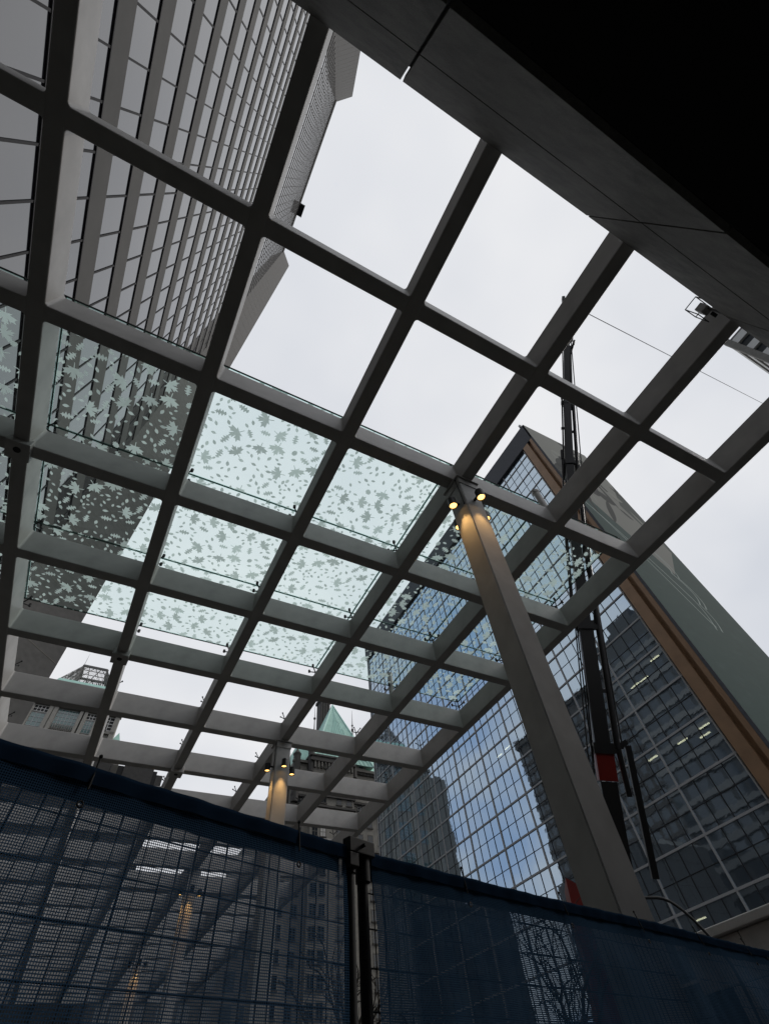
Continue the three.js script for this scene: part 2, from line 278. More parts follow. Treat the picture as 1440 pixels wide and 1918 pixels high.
// ------------------------------------------------------------------ panes and bars of a curtain wall in a plane x = const
function curtain(parent, name, xPlane, facing, cells, mat, tilt, maxParts, shapeVariants = 1) {
  // cells: [z0, z1, y0, y1]; nearest in the picture come first
  const unit = new THREE.PlaneGeometry(1, 1); unit.rotateY(facing * Math.PI / 2);
  const rest = [];
  cells.forEach(([z0, z1, y0, y1], n) => {
    const g = new THREE.PlaneGeometry(z1 - z0, y1 - y0, 1, 1);
    const uv = g.attributes.uv, ou = rnd() * 7, ov = rnd() * 7; for (let k = 0; k < 4; k++) uv.setXY(k, uv.getX(k) * (z1 - z0) + ou, uv.getY(k) * (y1 - y0) + ov);
    g.rotateX(rr(-tilt, tilt)); g.rotateY(facing * Math.PI / 2 + rr(-tilt, tilt)); g.translate(0, 0, 0);
    if (n < maxParts) { const m = mesh(name, g, mat, parent); m.position.set(xPlane, (y0 + y1) / 2, (z0 + z1) / 2); }
    else { g.translate(xPlane, (y0 + y1) / 2, (z0 + z1) / 2); rest.push(g); }
  });
  if (rest.length) describe(mesh(name, rest, mat, parent), null, null, null, 'stuff');
}

// ------------------------------------------------------------------ tower on the left: bands of glass and precast between splayed fins
{
  const t = thing('office_tower', 'tall office tower with horizontal glass bands and splayed concrete end fins', 'building');
  const X = -8, H = 176, z0 = -24, z1 = 17.3, f = 3.87, y1 = 23.2 - f * 5, mp = 1.528, zm = -0.03 * 8 / 9.2;
  const cells = [];
  for (let n = 0; n < 45; n++) {
    const yb = y1 + n * f, ys = yb + 1.52;      // spandrel from yb to ys, glass above
    if (ys > H - 4) break;
    mesh('spandrel', bx(X - 0.1, X + 0.035, yb, ys, z0, z1, 0.004), M.precast, t);
    mesh('spandrel_lip', bx(X + 0.002, X + 0.05, yb - 0.07, yb - 0.002, z0, z1), M.mullionDark, t);
    for (let k = -16; k < 13; k++) { const a = Math.max(z0, zm + k * mp), b = Math.min(z1, zm + (k + 1) * mp); if (b - a > 0.2) cells.push([a, b, ys, Math.min(yb + f - 0.07, H - 3)]); }
  }
  const eye = (c) => { const y = (c[2] + c[3]) / 2 - 1.4, z = (c[0] + c[1]) / 2; return Math.hypot(y, z, 8) + (Math.abs(z + 9) > 12 ? 30 : 0); };
  cells.sort((a, b) => eye(a) - eye(b));
  curtain(t, 'window_pane', X, 1, cells, M.towerGlass, 0.0012, 290);
  for (let k = -15; k < 12; k++) mesh('mullion', bx(X + 0.002, X + 0.03, 1, H - 3, zm + k * mp - 0.04, zm + k * mp + 0.04), M.mullionDark, t);
  mesh('parapet', bx(X - 0.4, X + 0.25, H - 4, H, z0, z1), M.precast, t);
  // body and the two splayed fins (plan outlines extruded)
  const solid = (pts, h) => { const s = new THREE.Shape(); pts.forEach(([x, z], n) => (n ? s.lineTo(x, -z) : s.moveTo(x, -z))); s.closePath(); const g = new THREE.ExtrudeGeometry(s, { depth: h, bevelEnabled: false }); g.rotateX(-Math.PI / 2); return worldUV(g); };
  mesh('core_wall', solid([[X - 0.12, z0], [X - 0.12, z1], [-42, z1], [-42, z0]], H - 1), M.interiorDark, t);
  mesh('corner_fin', solid([[X, z0 + 0.003], [-4.88, -27.4], [-9.5, -35], [-14, -35], [-14, z0 + 0.003]], H + 0.5), M.finConcrete, t);
  mesh('corner_fin', solid([[X, z1 - 0.003], [-14, z1 - 0.003], [-14, 30], [-8.3, 28.9], [-4.33, 20.55]], H + 0.5), M.finConcrete, t);
  // panel joints on the fins, and the toothed ends of the bands
  const jl = [], jd = [[-4.88 - X, -27.4 - z0]];
  const len = Math.hypot(3.12, 3.4), ux = 3.12 / len, uz = -3.4 / len;
  for (let n = 0; n < 45; n++) { const y = y1 + n * f; if (y > H) break; jl.push(beamBox([X + ux * 0.02 + 0.004, y, z0 + uz * 0.02 + 0.004], [-4.88 + 0.004, y, -27.4 + 0.004], 0.012, 0.05)); jl.push(beamBox([X + 0.004, y, z1 - 0.004], [-4.33, y, 20.54], 0.012, 0.05)); }
  mesh('fin_joint', jl, M.hotelTrim, t);
  const c = thing('window_cleaning_cradle', 'black window cleaning cradle hanging at the tower parapet', 'cradle', [X + 0.9, H - 3.2, -11]);
  mesh('platform', bx(-0.75, 0.75, 0, 0.25, -1.7, 1.7, 0.05), M.blackMetal, c);
  mesh('guard_rail', [bar([0.75, 0.2, -1.7], [0.75, 1.3, -1.7], 0.04, 6), bar([0.75, 0.2, 1.7], [0.75, 1.3, 1.7], 0.04, 6), bar([0.75, 1.3, -1.75], [0.75, 1.3, 1.75], 0.05, 6), bar([0.78, 0.1, -1.75], [0.78, 0.1, 1.75], 0.09, 6), bar([-0.7, 1.3, -1.7], [0.75, 1.3, -1.7], 0.04, 6), bar([-0.7, 1.3, 1.7], [0.75, 1.3, 1.7], 0.04, 6)], M.mullionPale, c);
  mesh('hanging_rope', [bar([-0.4, 0.2, -1.4], [-0.4, 3.4, -1.4], 0.03, 5), bar([-0.4, 0.2, 1.4], [-0.4, 3.4, 1.4], 0.03, 5)], M.blackMetal, c);
}

// ------------------------------------------------------------------ mirrored glass building on the right
{
  const t = thing('glass_building', 'blue mirrored glass office building with stone frame and painted end wall', 'building');
  const X = 43, G = 43.45, zN = -19.3, zF = -79.5, zE = -16.6, Ht = 74.85, Hg = 70.1;
  const yA = 1.4 + 0.228 * 43, fl = 0.0833 * 43, bay = 0.1383 * 43, zM = -0.4525 * 43;
  const ys = []; for (let y = yA - fl * 3; y < Hg - 0.3; y += fl / 2) ys.push(y); ys.push(Hg);
  const zs = []; for (let z = zM; z > zF + 0.4; z -= bay / 4) zs.push(z); zs.push(zF);
  const cells = [];
  for (let i = 0; i + 1 < ys.length; i++) for (let k = 0; k + 1 < zs.length; k++) cells.push([zs[k + 1] + 0.01, zs[k] - 0.01, ys[i] + 0.01, ys[i + 1] - 0.01]);
  const eye = (c) => Math.hypot((c[2] + c[3]) / 2 - 1.4, (c[0] + c[1]) / 2, X) + (c[3] < 11 ? 60 : 0);
  cells.sort((a, b) => eye(a) - eye(b));
  curtain(t, 'glass_pane', G, -1, cells, M.mirrorPane, 0.0022, 295);
  ys.forEach((y, n) => { const major = n % 2 === 0; mesh(major ? 'floor_bar' : 'transom', major ? bx(G - 0.10, G + 0.05, y - 0.085, y + 0.085, zF, zN) : bx(G - 0.035, G + 0.03, y - 0.028, y + 0.028, zF, zN), major ? M.mullionPale : M.mullionDark, t); });
  zs.forEach((z, n) => { const major = n % 4 === 0; mesh(major ? 'main_mullion' : 'mullion', major ? bx(G - 0.108, G + 0.04, 0.5, Hg, z - 0.07, z + 0.07) : bx(G - 0.05, G + 0.035, 0.5, Hg, z - 0.03, z + 0.03), major ? M.mullionPale : M.mullionDark, t); });
  // frame: top cap, end wall, far edge
  mesh('top_cap', bx(X, 57.6, Hg + 0.02, Ht, zF - 0.4, zE - 0.02, 0.03), M.capStone, t);
  mesh('roof_plant', bx(48, 55, Ht - 0.2, Ht + 2.2, -60, -40), M.capStone, t);
  mesh('far_wall', bx(G + 0.05, 57.6, 0, Hg + 0.015, zF - 0.35, zF - 0.02), M.capStone, t);
  mesh('edge_trim', bx(G - 0.15, G + 0.1, 0, Hg + 0.01, zF - 0.25, zF - 0.005), M.mullionPale, t);
  mesh('back_wall', bx(57.2, 57.6, 0, Hg, zF, zE - 0.6), M.interiorDark, t);
  mesh('core_wall', bx(50, 51, 0, Hg, zF + 0.1, zN), M.interiorDark, t);
  for (let n = 0; n < ys.length; n += 2) mesh('floor_slab', bx(G + 0.12, 50, ys[n] - 0.25, ys[n], zF + 0.1, zN - 0.05), M.interiorDark, t);
  // copper coloured strip: two flat faces with a deep upright groove between them
  mesh('copper_strip', bx(X + 0.02, X + 0.6, 0, Hg + 0.015, zN + 0.18, zN + 1.35), M.copperPanel, t);
  mesh('copper_strip', bx(X + 0.02, X + 0.6, 0, Hg + 0.015, zN + 1.9, zE - 0.32), M.copperPanel, t);
  mesh('groove_back', bx(X + 0.45, X + 0.55, 0, Hg + 0.01, zN + 1.34, zN + 1.91), M.copperPanel, t);
  mesh('jamb', bx(G - 0.12, G + 0.1, 0, Hg + 0.01, zN + 0.002, zN + 0.18), M.mullionDark, t);
  // the end wall with its painted mural
  const W = 1024, Hc = 2048, cv = document.createElement('canvas'); cv.width = W; cv.height = Hc; const c = cv.getContext('2d');
  c.fillStyle = '#3f6660'; c.fillRect(0, 0, W, Hc);
  const yT = (y) => (1 - y / Ht) * Hc;
  for (let n = 0; n < 2600; n++) { const x = rnd() * W, y = rnd() * Hc, a = rr(0.02, 0.07); c.fillStyle = rnd() < 0.5 ? `rgba(30,44,40,${a})` : `rgba(150,165,155,${a})`; c.fillRect(x, y, rr(10, 90), rr(3, 20)); }
  // pale wedge and leafy strokes in its upper part
  c.fillStyle = '#b9bab0'; c.beginPath(); c.moveTo(0, 0); c.lineTo(W, 0); c.lineTo(W, yT(62)); c.lineTo(W * 0.98, yT(47)); c.lineTo(W * 0.62, yT(40)); c.lineTo(W * 0.2, yT(52)); c.lineTo(0, yT(60)); c.fill();
  c.fillStyle = '#5f6b66'; c.beginPath(); c.moveTo(W, yT(64)); c.lineTo(W * 0.74, yT(56)); c.lineTo(W, yT(44)); c.fill();
  const petal = (x, y, a, l, w, col) => { c.save(); c.translate(x, y); c.rotate(a); c.fillStyle = col; c.beginPath(); c.moveTo(0, 0); c.bezierCurveTo(w, l * 0.3, w, l * 0.75, 0, l); c.bezierCurveTo(-w, l * 0.75, -w, l * 0.3, 0, 0); c.fill(); c.restore(); };
  for (let n = 0; n < 30; n++) petal(rr(0.15, 0.95) * W, yT(rr(54, 72)), rr(-2.4, 2.4), rr(120, 330), rr(16, 60), n % 3 ? 'rgba(34,42,42,0.8)' : 'rgba(196,198,186,0.9)');
  c.strokeStyle = 'rgba(225,240,232,0.95)'; c.lineWidth = 9;
  const curve = (p) => { c.beginPath(); c.moveTo(p[0][0] * W, yT(p[0][1])); for (let k = 1; k + 1 < p.length; k += 2) c.quadraticCurveTo(p[k][0] * W, yT(p[k][1]), p[k + 1][0] * W, yT(p[k + 1][1])); c.stroke(); };
  curve([[0.05, 51], [0.3, 45], [0.55, 36], [0.6, 34], [0.52, 31]]); curve([[0.1, 50], [0.3, 43], [0.5, 33], [0.52, 32], [0.55, 31.5]]); curve([[0.55, 45], [0.66, 42], [0.58, 40], [0.72, 37], [0.6, 35], [0.66, 33], [0.58, 31]]); curve([[0.6, 44], [0.7, 41], [0.63, 39.4], [0.75, 36.4], [0.64, 34.5]]);
  for (const [rx, ry] of [[0.3, 7], [0.25, 5.6], [0.2, 4.4]]) { c.beginPath(); c.ellipse(0.62 * W, yT(16), rx * W, ry / Ht * Hc, 0.25, 0, 6.28); c.stroke(); }
  for (let n = 0; n < 16; n++) { c.beginPath(); const x = (0.45 + rnd() * 0.35) * W, y = yT(12 + rnd() * 8); c.moveTo(x, y); c.quadraticCurveTo(x + rr(-40, 40), y - 30, x + rr(-60, 60), y - rr(20, 90)); c.stroke(); }
  const mt = new THREE.CanvasTexture(cv); mt.colorSpace = THREE.SRGBColorSpace; mt.magFilter = THREE.LinearFilter;
  std('mural', { map: mt, roughness: 0.9, color: lin(0.46, 0.46, 0.46), bumpMap: stoneTone, bumpScale: 0.01 });
  const wall = mesh('end_wall', bx(X, 57.6, 0, Ht - 0.01, zE - 0.3, zE, 0.02), M.capStone, t);
  const mg = new THREE.PlaneGeometry(14.5, Ht - 0.1); const mm = mesh('mural', mg, M.mural, wall); mm.position.set(X + 7.3, Ht / 2, zE + 0.012);
  // ceiling lamps inside, seen through the panes
  const tube = new THREE.BoxGeometry(0.16, 0.07, 1.1);
  [[44.1, 28.78, -20.97], [45.7, 28.78, -24.0], [45.6, 28.78, -25.22], [44.5, 21.62, -20.85], [44.6, 21.62, -23.4], [45.88, 21.62, -21.9], [44.2, 21.62, -26.67], [45.06, 32.36, -47.5], [44.9, 32.36, -45.4], [45.06, 10.87, -30.5]].forEach(([x, y, z]) => { const m = mesh('ceiling_lamp', tube, M.tubeGlow, t); m.position.set(x, y, z); });
  const a = thing('roof_mast', 'small pale bracket mast at the roof corner of the glass building', 'mast', [X + 0.6, Ht, zE - 0.8]);
  mesh('pole', [bar([0, -0.02, 0], [0, 1.5, 0], 0.07, 6)], M.mullionPale, a); mesh('box', bx(-0.25, 0.25, 0.8, 1.6, -0.2, 0.2, 0.04), M.mullionPale, a);
}

// ------------------------------------------------------------------ stone hotel with green copper roofs
{
  const t = thing('stone_hotel', 'old pale stone hotel with steep green copper roof and turrets', 'building');
  const Z = -105;
  mesh('wall', bx(36.6, 62, 0, 59, -132, Z - 1.4), M.hotelStone, t);
  mesh('wall', bx(30.4, 36.6, 0, 44.8, -130, Z - 0.6), M.hotelStone, t);
  const tower = mesh('tower_wall', bx(40.7, 51.2, 0, 59.2, -113, Z), M.hotelStone, t);
  // corbel table round the tower head
  const corb = []; for (let k = 0; k < 12; k++) { const x = 41 + k * 0.87; corb.push(bx(x, x + 0.42, 57.4, 58.9, Z + 0.0, Z + 0.62, 0.05)); } for (let k = 0; k < 8; k++) { const z = Z - 0.4 - k * 0.92; corb.push(bx(40.1, 40.7, 57.4, 58.9, z - 0.42, z, 0.05)); }
  mesh('corbel', corb, M.hotelTrim, t);
  mesh('cornice', [bx(39.95, 51.7, 58.9, 59.5, -113.2, Z + 0.75, 0.05), bx(39.8, 51.8, 60.0, 60.45, -113.3, Z + 0.85, 0.05), bx(40.2, 51.5, 59.5, 60.0, -113.1, Z + 0.6)], M.darkStone, t);
  for (const y of [51.3, 49.1, 41.9]) mesh('string_course', [bx(36.3, 61.9, y, y + 0.45, Z - 1.41, Z - 0.85, 0.03), bx(40.4, 51.5, y + 0.003, y + 0.45, Z - 0.8, Z + 0.45, 0.03)], y === 41.9 ? M.hotelTrim : M.darkStone, t);
  mesh('eaves', [bx(51.5, 62, 58.7, 59.35, Z - 1.6, Z - 0.7, 0.05), bx(36.2, 40.6, 58.7, 59.3, Z - 1.6, Z - 0.7, 0.05)], M.hotelTrim, t);
  const mod = []; for (let k = 0; k < 26; k++) { const x = 51.6 + k * 0.4; mod.push(bx(x, x + 0.2, 58.05, 58.7, Z - 1.42, Z - 0.9)); } mesh('dentil', mod, M.darkStone, t);
  // roofs
  const pyr = (x0, x1, z0, z1, y, xa, za, ya) => poly([[x0, y, z1], [x1, y, z1], [x1, y, z0], [x0, y, z0], [xa, ya, za]], [[0, 1, 4], [1, 2, 4], [2, 3, 4], [3, 0, 4], [3, 2, 1, 0]]);
  const roof = mesh('roof', pyr(41, 57.1, -121, Z - 0.2, 60, 49.05, -112.8, 80), M.verdigris, t);
  const seams = []; const ap = [49.05, 80.05, -112.8]; for (const p of [[41, 60, Z - 0.2], [57.1, 60, Z - 0.2], [41, 60, -121]]) seams.push(bar(p, ap, 0.28, 6, 0.16)); 
  for (let k = 1; k < 14; k++) { const u = k / 14, x = 41 + 16.1 * u, hgt = 1 - Math.abs(u - 0.5) * 2, top = [49.05 + (x - 49.05) * (1 - hgt), 60 + 20 * hgt, Z - 0.2 - 7.6 * hgt]; seams.push(beamBox([x, 60, Z - 0.14], [top[0], top[1], top[2] + 0.06], 0.09, 0.09)); }
  mesh('roof_seam', seams, M.verdigrisSeam, roof);
  mesh('low_roof', poly([[51, 59, Z - 1.5], [62, 59, Z - 1.5], [62, 68, -112], [51, 68, -112], [51, 59, -125], [62, 59, -125]], [[0, 1, 2, 3], [3, 2, 5, 4], [1, 5, 2], [0, 3, 4]]), M.verdigris, t);
  mesh('low_roof', poly([[36.6, 59, Z - 1.5], [42, 59, Z - 1.5], [42, 67.6, -112], [39.6, 67.6, -112], [36.6, 59, -125], [42, 59, -125]], [[0, 1, 2, 3], [3, 2, 5, 4], [0, 3, 4]]), M.verdigris, t);
  // chimney stack, dormers, turrets, finials
  mesh('chimney', [bx(48.7, 51.9, 60, 86.3, -124, -121.2, 0.1), bx(48.3, 52.3, 86.3, 87.2, -124.3, -120.9, 0.1), ...[0, 1, 2, 3].map((k) => bx(48.85 + k * 0.8, 49.25 + k * 0.8, 66, 86, -121.2, -120.95))], M.darkStone, t);
  const dormer = mesh('dormer', [bx(52.6, 55.2, 59, 61.6, Z - 3.2, Z - 0.9, 0.05), bx(52.3, 55.5, 61.6, 62.1, Z - 3.3, Z - 0.6, 0.05)], M.hotelTrim, t); mesh('pane', bx(53.3, 54.4, 59.6, 61.2, Z - 0.9, Z - 0.86), M.windowGlass, dormer);
  for (const x of [43.3, 46.2, 49]) { const d = mesh('dormer', [bx(x - 0.75, x + 0.75, 60.4, 63.4, Z - 3.5, Z - 0.9, 0.05), pyr(x - 1, x + 1, Z - 3.2, Z - 0.7, 63.4, x, Z - 1.2, 65.4)], M.darkStone, t); mesh('pane', bx(x - 0.4, x + 0.4, 60.8, 62.8, Z - 0.9, Z - 0.85), M.windowGlass, d); }
  const turret = (x, z, r, y0, y1, y2, roofMat) => { const g = new THREE.CylinderGeometry(r, r, y1 - y0, 10); g.translate(x, (y0 + y1) / 2, z); const c = new THREE.CylinderGeometry(r * 1.18, r * 1.05, 0.5, 10); c.translate(x, y1, z); const m = mesh('turret', [g, c], M.darkStone, t); const k = new THREE.ConeGeometry(r * 1.1, y2 - y1, 10); k.translate(x, (y1 + y2) / 2 + 0.2, z); mesh('turret_roof', k, roofMat, m); return m; };
  turret(37.2, Z - 1.2, 0.85, 50, 60.4, 61.9, M.darkStone); turret(36, Z - 2.6, 0.35, 46, 57, 59.5, M.darkStone);
  turret(51.9, Z - 1.1, 0.8, 57, 65.4, 68.3, M.verdigris); turret(40.4, Z - 0.3, 0.7, 56.5, 61.5, 63.8, M.darkStone);
  mesh('finial', [bar([51.9, 67.5, Z - 1.1], [51.9, 75, Z - 1.1], 0.16, 6, 0.02), ball([51.9, 70.6, Z - 1.1], 0.28), ball([51.9, 69.4, Z - 1.1], 0.35), bar([43, 62, -110.8], [43, 77, -110.8], 0.3, 6, 0.03), ball([43, 73.5, -110.8], 0.35), bar([49.05, 79.5, -112.8], [49.05, 82.5, -112.8], 0.12, 6, 0.02), bar([36, 59, Z - 2.6], [36, 61.5, Z - 2.6], 0.1, 5, 0.02)], M.darkStone, t);
  // windows: frame, glass, sill
  const win = (x, y, z, w, h, lit) => {
    const fr = mesh('window', [bx(x - w / 2 - 0.12, x - w / 2, y, y + h, z - 0.02, z + 0.06), bx(x + w / 2, x + w / 2 + 0.12, y, y + h, z - 0.02, z + 0.06), bx(x - w / 2 - 0.12, x + w / 2 + 0.12, y + h, y + h + 0.18, z - 0.02, z + 0.08), bx(x - w / 2, x + w / 2, y + h * 0.5 - 0.04, y + h * 0.5 + 0.04, z - 0.02, z + 0.045), bx(x - 0.035, x + 0.035, y, y + h, z - 0.02, z + 0.04)], M.hotelTrim, t);
    mesh('pane', bx(x - w / 2, x + w / 2, y, y + h, z - 0.01, z + 0.02), lit ? M.whiteFrame : M.windowGlass, fr); mesh('sill', bx(x - w / 2 - 0.2, x + w / 2 + 0.2, y - 0.22, y, z - 0.02, z + 0.25), M.darkStone, fr);
  };
  for (let n = 0; n < 13; n++) { const y = 53.4 - (n + (n > 1 ? 0 : 0)) * 3.3; for (const x of [41.8, 43.7, 47.5, 50]) win(x, y, Z, 1.15, 1.75, x === 43.7 && n === 3); for (const x of [38.6, 53.3, 55.75, 58.4]) win(x, y, Z - 1.4, 1.1, 1.75, false); if (y < 43) for (const x of [32.6, 35.4]) win(x, y, Z - 0.6, 1.2, 1.8, false); }
  for (let k = 0; k < 9; k++) mesh('balustrade', [bx(44.4 + k * 1.1, 45.2 + k * 1.1, 51.8, 53, Z + 0.3, Z + 0.4)], k % 2 ? M.hotelStone : M.hotelTrim, t);
}

// ------------------------------------------------------------------ chateau style tower with an open truss crown
{
  const t = thing('truss_crowned_tower', 'distant stone tower with teal windows, copper mansard and open steel crown', 'building');
  const Z = -175, xc = -20.2;
  mesh('wall', bx(-35.6, -4.4, 0, 100.6, -205, Z), M.hotelStone, t);
  mesh('wing', [bx(-42, -35.6, 0, 98.8, -200, Z + 0.8), bx(-4.4, 0.4, 0, 93.2, -200, Z - 1)], M.hotelTrim, t);
  const pier = (x, y1) => bx(x - 0.75, x + 0.75, 40, y1, Z - 0.1, Z + 0.9, 0.05);
  for (const x of [-34.6, -31.4, -25.6, -24.4, -16.3, -15.3, -11.0, -5.2]) mesh('pier', pier(x, 101.2), M.hotelStone, t);
  mesh('cornice', [bx(-36, -4.1, 100.4, 101.6, Z - 0.5, Z + 1.3, 0.05)], M.hotelTrim, t);
  const big = (x0, x1, y0, y1, nx, ny) => { const m = mesh('window', bx(x0, x1, y0, y1, Z - 0.05, Z + 0.05), M.tealGlass, t); const g = []; for (let k = 0; k <= nx; k++) { const x = x0 + (x1 - x0) * k / nx; g.push(bx(x - 0.06, x + 0.06, y0, y1, Z + 0.051, Z + 0.16)); } for (let k = 0; k <= ny; k++) { const y = y0 + (y1 - y0) * k / ny; g.push(bx(x0, x1, y - 0.06, y + 0.06, Z + 0.051, Z + 0.15)); } mesh('frame', g, M.mullionPale, m); };
  for (let n = 0; n < 9; n++) { const d = -n * 10.2; big(-23.5, -17.2, 93.9 + d, 100.2 + d, 6, 5); big(-30.5, -26.5, 93.3 + d, 97.8 + d, 3, 3); big(-14.5, -11.8, 93.6 + d, 97.9 + d, 3, 3); }
  const grid = (x0, x1, y0, y1, nx, ny) => { const m = mesh('louvre_opening', bx(x0, x1, y0, y1, Z - 0.04, Z + 0.02), M.blackMetal, t); const g = []; for (let k = 0; k <= nx; k++) { const x = x0 + (x1 - x0) * k / nx; g.push(bx(x - 0.1, x + 0.1, y0, y1, Z + 0.021, Z + 0.3)); } for (let k = 0; k <= ny; k++) { const y = y0 + (y1 - y0) * k / ny; g.push(bx(x0, x1, y - 0.1, y + 0.1, Z + 0.021, Z + 0.28)); } mesh('frame', g, M.whiteFrame, m); };
  grid(-33.8, -26.3, 98.2, 100.3, 7, 2); grid(-14.6, -11.7, 98.2, 100.3, 3, 2); grid(-10.2, -5.9, 95.6, 100.2, 3, 4);
  mesh('balcony_rail', [bx(-10.2, -4.6, 94.2, 95.2, Z + 0.2, Z + 0.9), ...Array.from({ length: 10 }, (_, k) => bx(-23.6 + k * 0.66, -23.3 + k * 0.66, 93, 95, Z + 0.5, Z + 0.8))], M.hotelTrim, t);
  const fr = (h0, h1, y0, y1) => poly([[xc - h0, y0, Z - 1], [xc + h0, y0, Z - 1], [xc + h0, y0, Z - 1 - 2 * h0], [xc - h0, y0, Z - 1 - 2 * h0], [xc - h1, y1, Z - 1 - (h0 - h1)], [xc + h1, y1, Z - 1 - (h0 - h1)], [xc + h1, y1, Z - 1 - 2 * h0 + (h0 - h1)], [xc - h1, y1, Z - 1 - 2 * h0 + (h0 - h1)]], [[0, 1, 5, 4], [1, 2, 6, 5], [2, 3, 7, 6], [3, 0, 4, 7], [4, 5, 6, 7]]);
  mesh('mansard_roof', fr(14.8, 9.1, 101.6, 115.5), M.verdigris, t);
  // crown of steel: verticals, rails and diagonals on four sloping sides
  const hA = 9.0, hB = 4.3, yA = 115.3, yB2 = 125.4, zc = Z - 1 - 14.8, crown = [];
  const P = (s, u, v) => { const h = hA + (hB - hA) * v, y = yA + (yB2 - yA) * v; const q = [[xc + u * h, y, zc + h], [xc + h, y, zc - u * h], [xc - u * h, y, zc - h], [xc - h, y, zc + u * h]][s]; return q; };
  for (let s = 0; s < 4; s++) {
    for (let k = 0; k <= 26; k++) { const u = -1 + k / 13; crown.push(beamBox(P(s, u, 0), P(s, u, 1), 0.11, 0.11, [0.3, 0.2, 1])); }
    for (const v of [0.25, 0.5, 0.75, 1]) crown.push(beamBox(P(s, -1, v), P(s, 1, v), v === 1 ? 0.7 : 0.18, v === 1 ? 0.7 : 0.18));
    for (const [a, b] of [[-1, -0.5], [-0.5, 0], [0, 0.5], [0.5, 1]]) { crown.push(beamBox(P(s, a, 0), P(s, b, 1), 0.22, 0.22)); crown.push(beamBox(P(s, b, 0), P(s, a, 1), 0.18, 0.18)); }
  }
  mesh('steel_crown', crown, M.greyConcrete, t);
  mesh('flagpole', bar([xc - hB, yB2, zc + hB], [xc - hB, 131, zc + hB], 0.12, 6, 0.05), M.mullionPale, t);
  mesh('spire', poly([[-4.3, 93.2, Z], [-2, 93.2, Z], [-2, 93.2, Z - 3], [-4.3, 93.2, Z - 3], [-3, 96.4, Z - 1.2]], [[0, 1, 4], [1, 2, 4], [2, 3, 4], [3, 0, 4]]), M.verdigris, t);
  for (let k = 0; k < 36; k++) mesh('window', bx(-35 + (k % 6) * 5.6 + 1.2, -35 + (k % 6) * 5.6 + 2.6, 12 + Math.floor(k / 6) * 6, 14.6 + Math.floor(k / 6) * 6, Z - 0.02, Z + 0.06), M.windowGlass, t);
  // side towards the street: piers and windows that the mirrored building shows
  const sw = []; for (let y = 30; y < 98; y += 4) for (let z = Z - 4; z > -203; z -= 4) sw.push(bx(-4.42, -4.36, y, y + 2.4, z - 2.6, z)); describe(mesh('side_window', sw, M.windowGlass, t), null, null, null, 'stuff');
}

// ------------------------------------------------------------------ low concrete block beyond the canopy
{
  const t = thing('concrete_block', 'plain grey concrete building with dark upright slots behind the canopy', 'building');
  const Z = -60;
  mesh('wall', bx(-13, -0.42, 0, 30.3, -82, Z), M.greyConcrete, t);
  mesh('wall', bx(-0.42, 0.17, 0, 30.25, -82, Z - 0.2), M.hotelTrim, t);
  mesh('wall', bx(0.8, 3.95, 0, 30.3, -82, Z), M.greyConcrete, t);
  mesh('wall', bx(4.4, 5.1, 0, 29.8, -74, Z - 0.2), M.greyConcrete, t);
  mesh('slot', [bx(0.172, 0.798, 0, 30.28, -80, Z - 0.25), bx(3.952, 4.398, 0, 30.2, -74, Z - 0.3)], M.blackMetal, t);
  mesh('podium', bx(-16, 2.7, 0, 9.9, -60, -42), M.darkOffice, t);
  for (const x of [0.4, 2.3]) mesh('pier', bx(x, x + 0.75, 0, 9.85, -42, -41.3, 0.03), M.blackMetal, t);
  mesh('sloped_parapet', poly([[-13, 30.3, Z], [-5.3, 30.3, Z], [-5.3, 30.3, Z - 8], [-13, 30.3, Z - 8], [-13, 33, Z - 4], [-7.5, 33, Z - 4]], [[0, 1, 5, 4], [1, 2, 5], [2, 3, 4, 5], [3, 0, 4]]), M.hotelTrim, t);
  const g = []; for (let y = 4; y < 29; y += 3.4) { g.push(bx(-12.9, -0.5, y, y + 0.05, Z + 0.001, Z + 0.012)); } for (let x = -11; x < -0.6; x += 2.6) g.push(bx(x, x + 0.05, 0, 30, Z + 0.0, Z + 0.01)); mesh('panel_joint', g, M.rubber, t);
  for (let k = 0; k < 10; k++) { const m = mesh('window', bx(-12 + (k % 5) * 2.6, -10.3 + (k % 5) * 2.6, 7.4 + 6.8 * Math.floor(k / 5), 9.6 + 6.8 * Math.floor(k / 5), Z - 0.05, Z + 0.03), M.windowGlass, t); }
}

{
  const t = thing('street_block', 'low grey office block far behind the canopy, seen through the left mesh', 'building'), Z = -95;
  mesh('wall', bx(6, 30, 0, 30.4, -120, Z), M.greyConcrete, t); mesh('roof_edge', bx(5.8, 30.2, 29.9, 30.6, -120, Z + 0.4), M.hotelTrim, t);
  for (let n = 0; n < 7; n++) for (let k = 0; k < 8; k++) mesh('window', bx(7 + k * 2.9, 8.6 + k * 2.9, 4 + n * 3.6, 6.2 + n * 3.6, Z - 0.03, Z + 0.04), M.windowGlass, t);
}

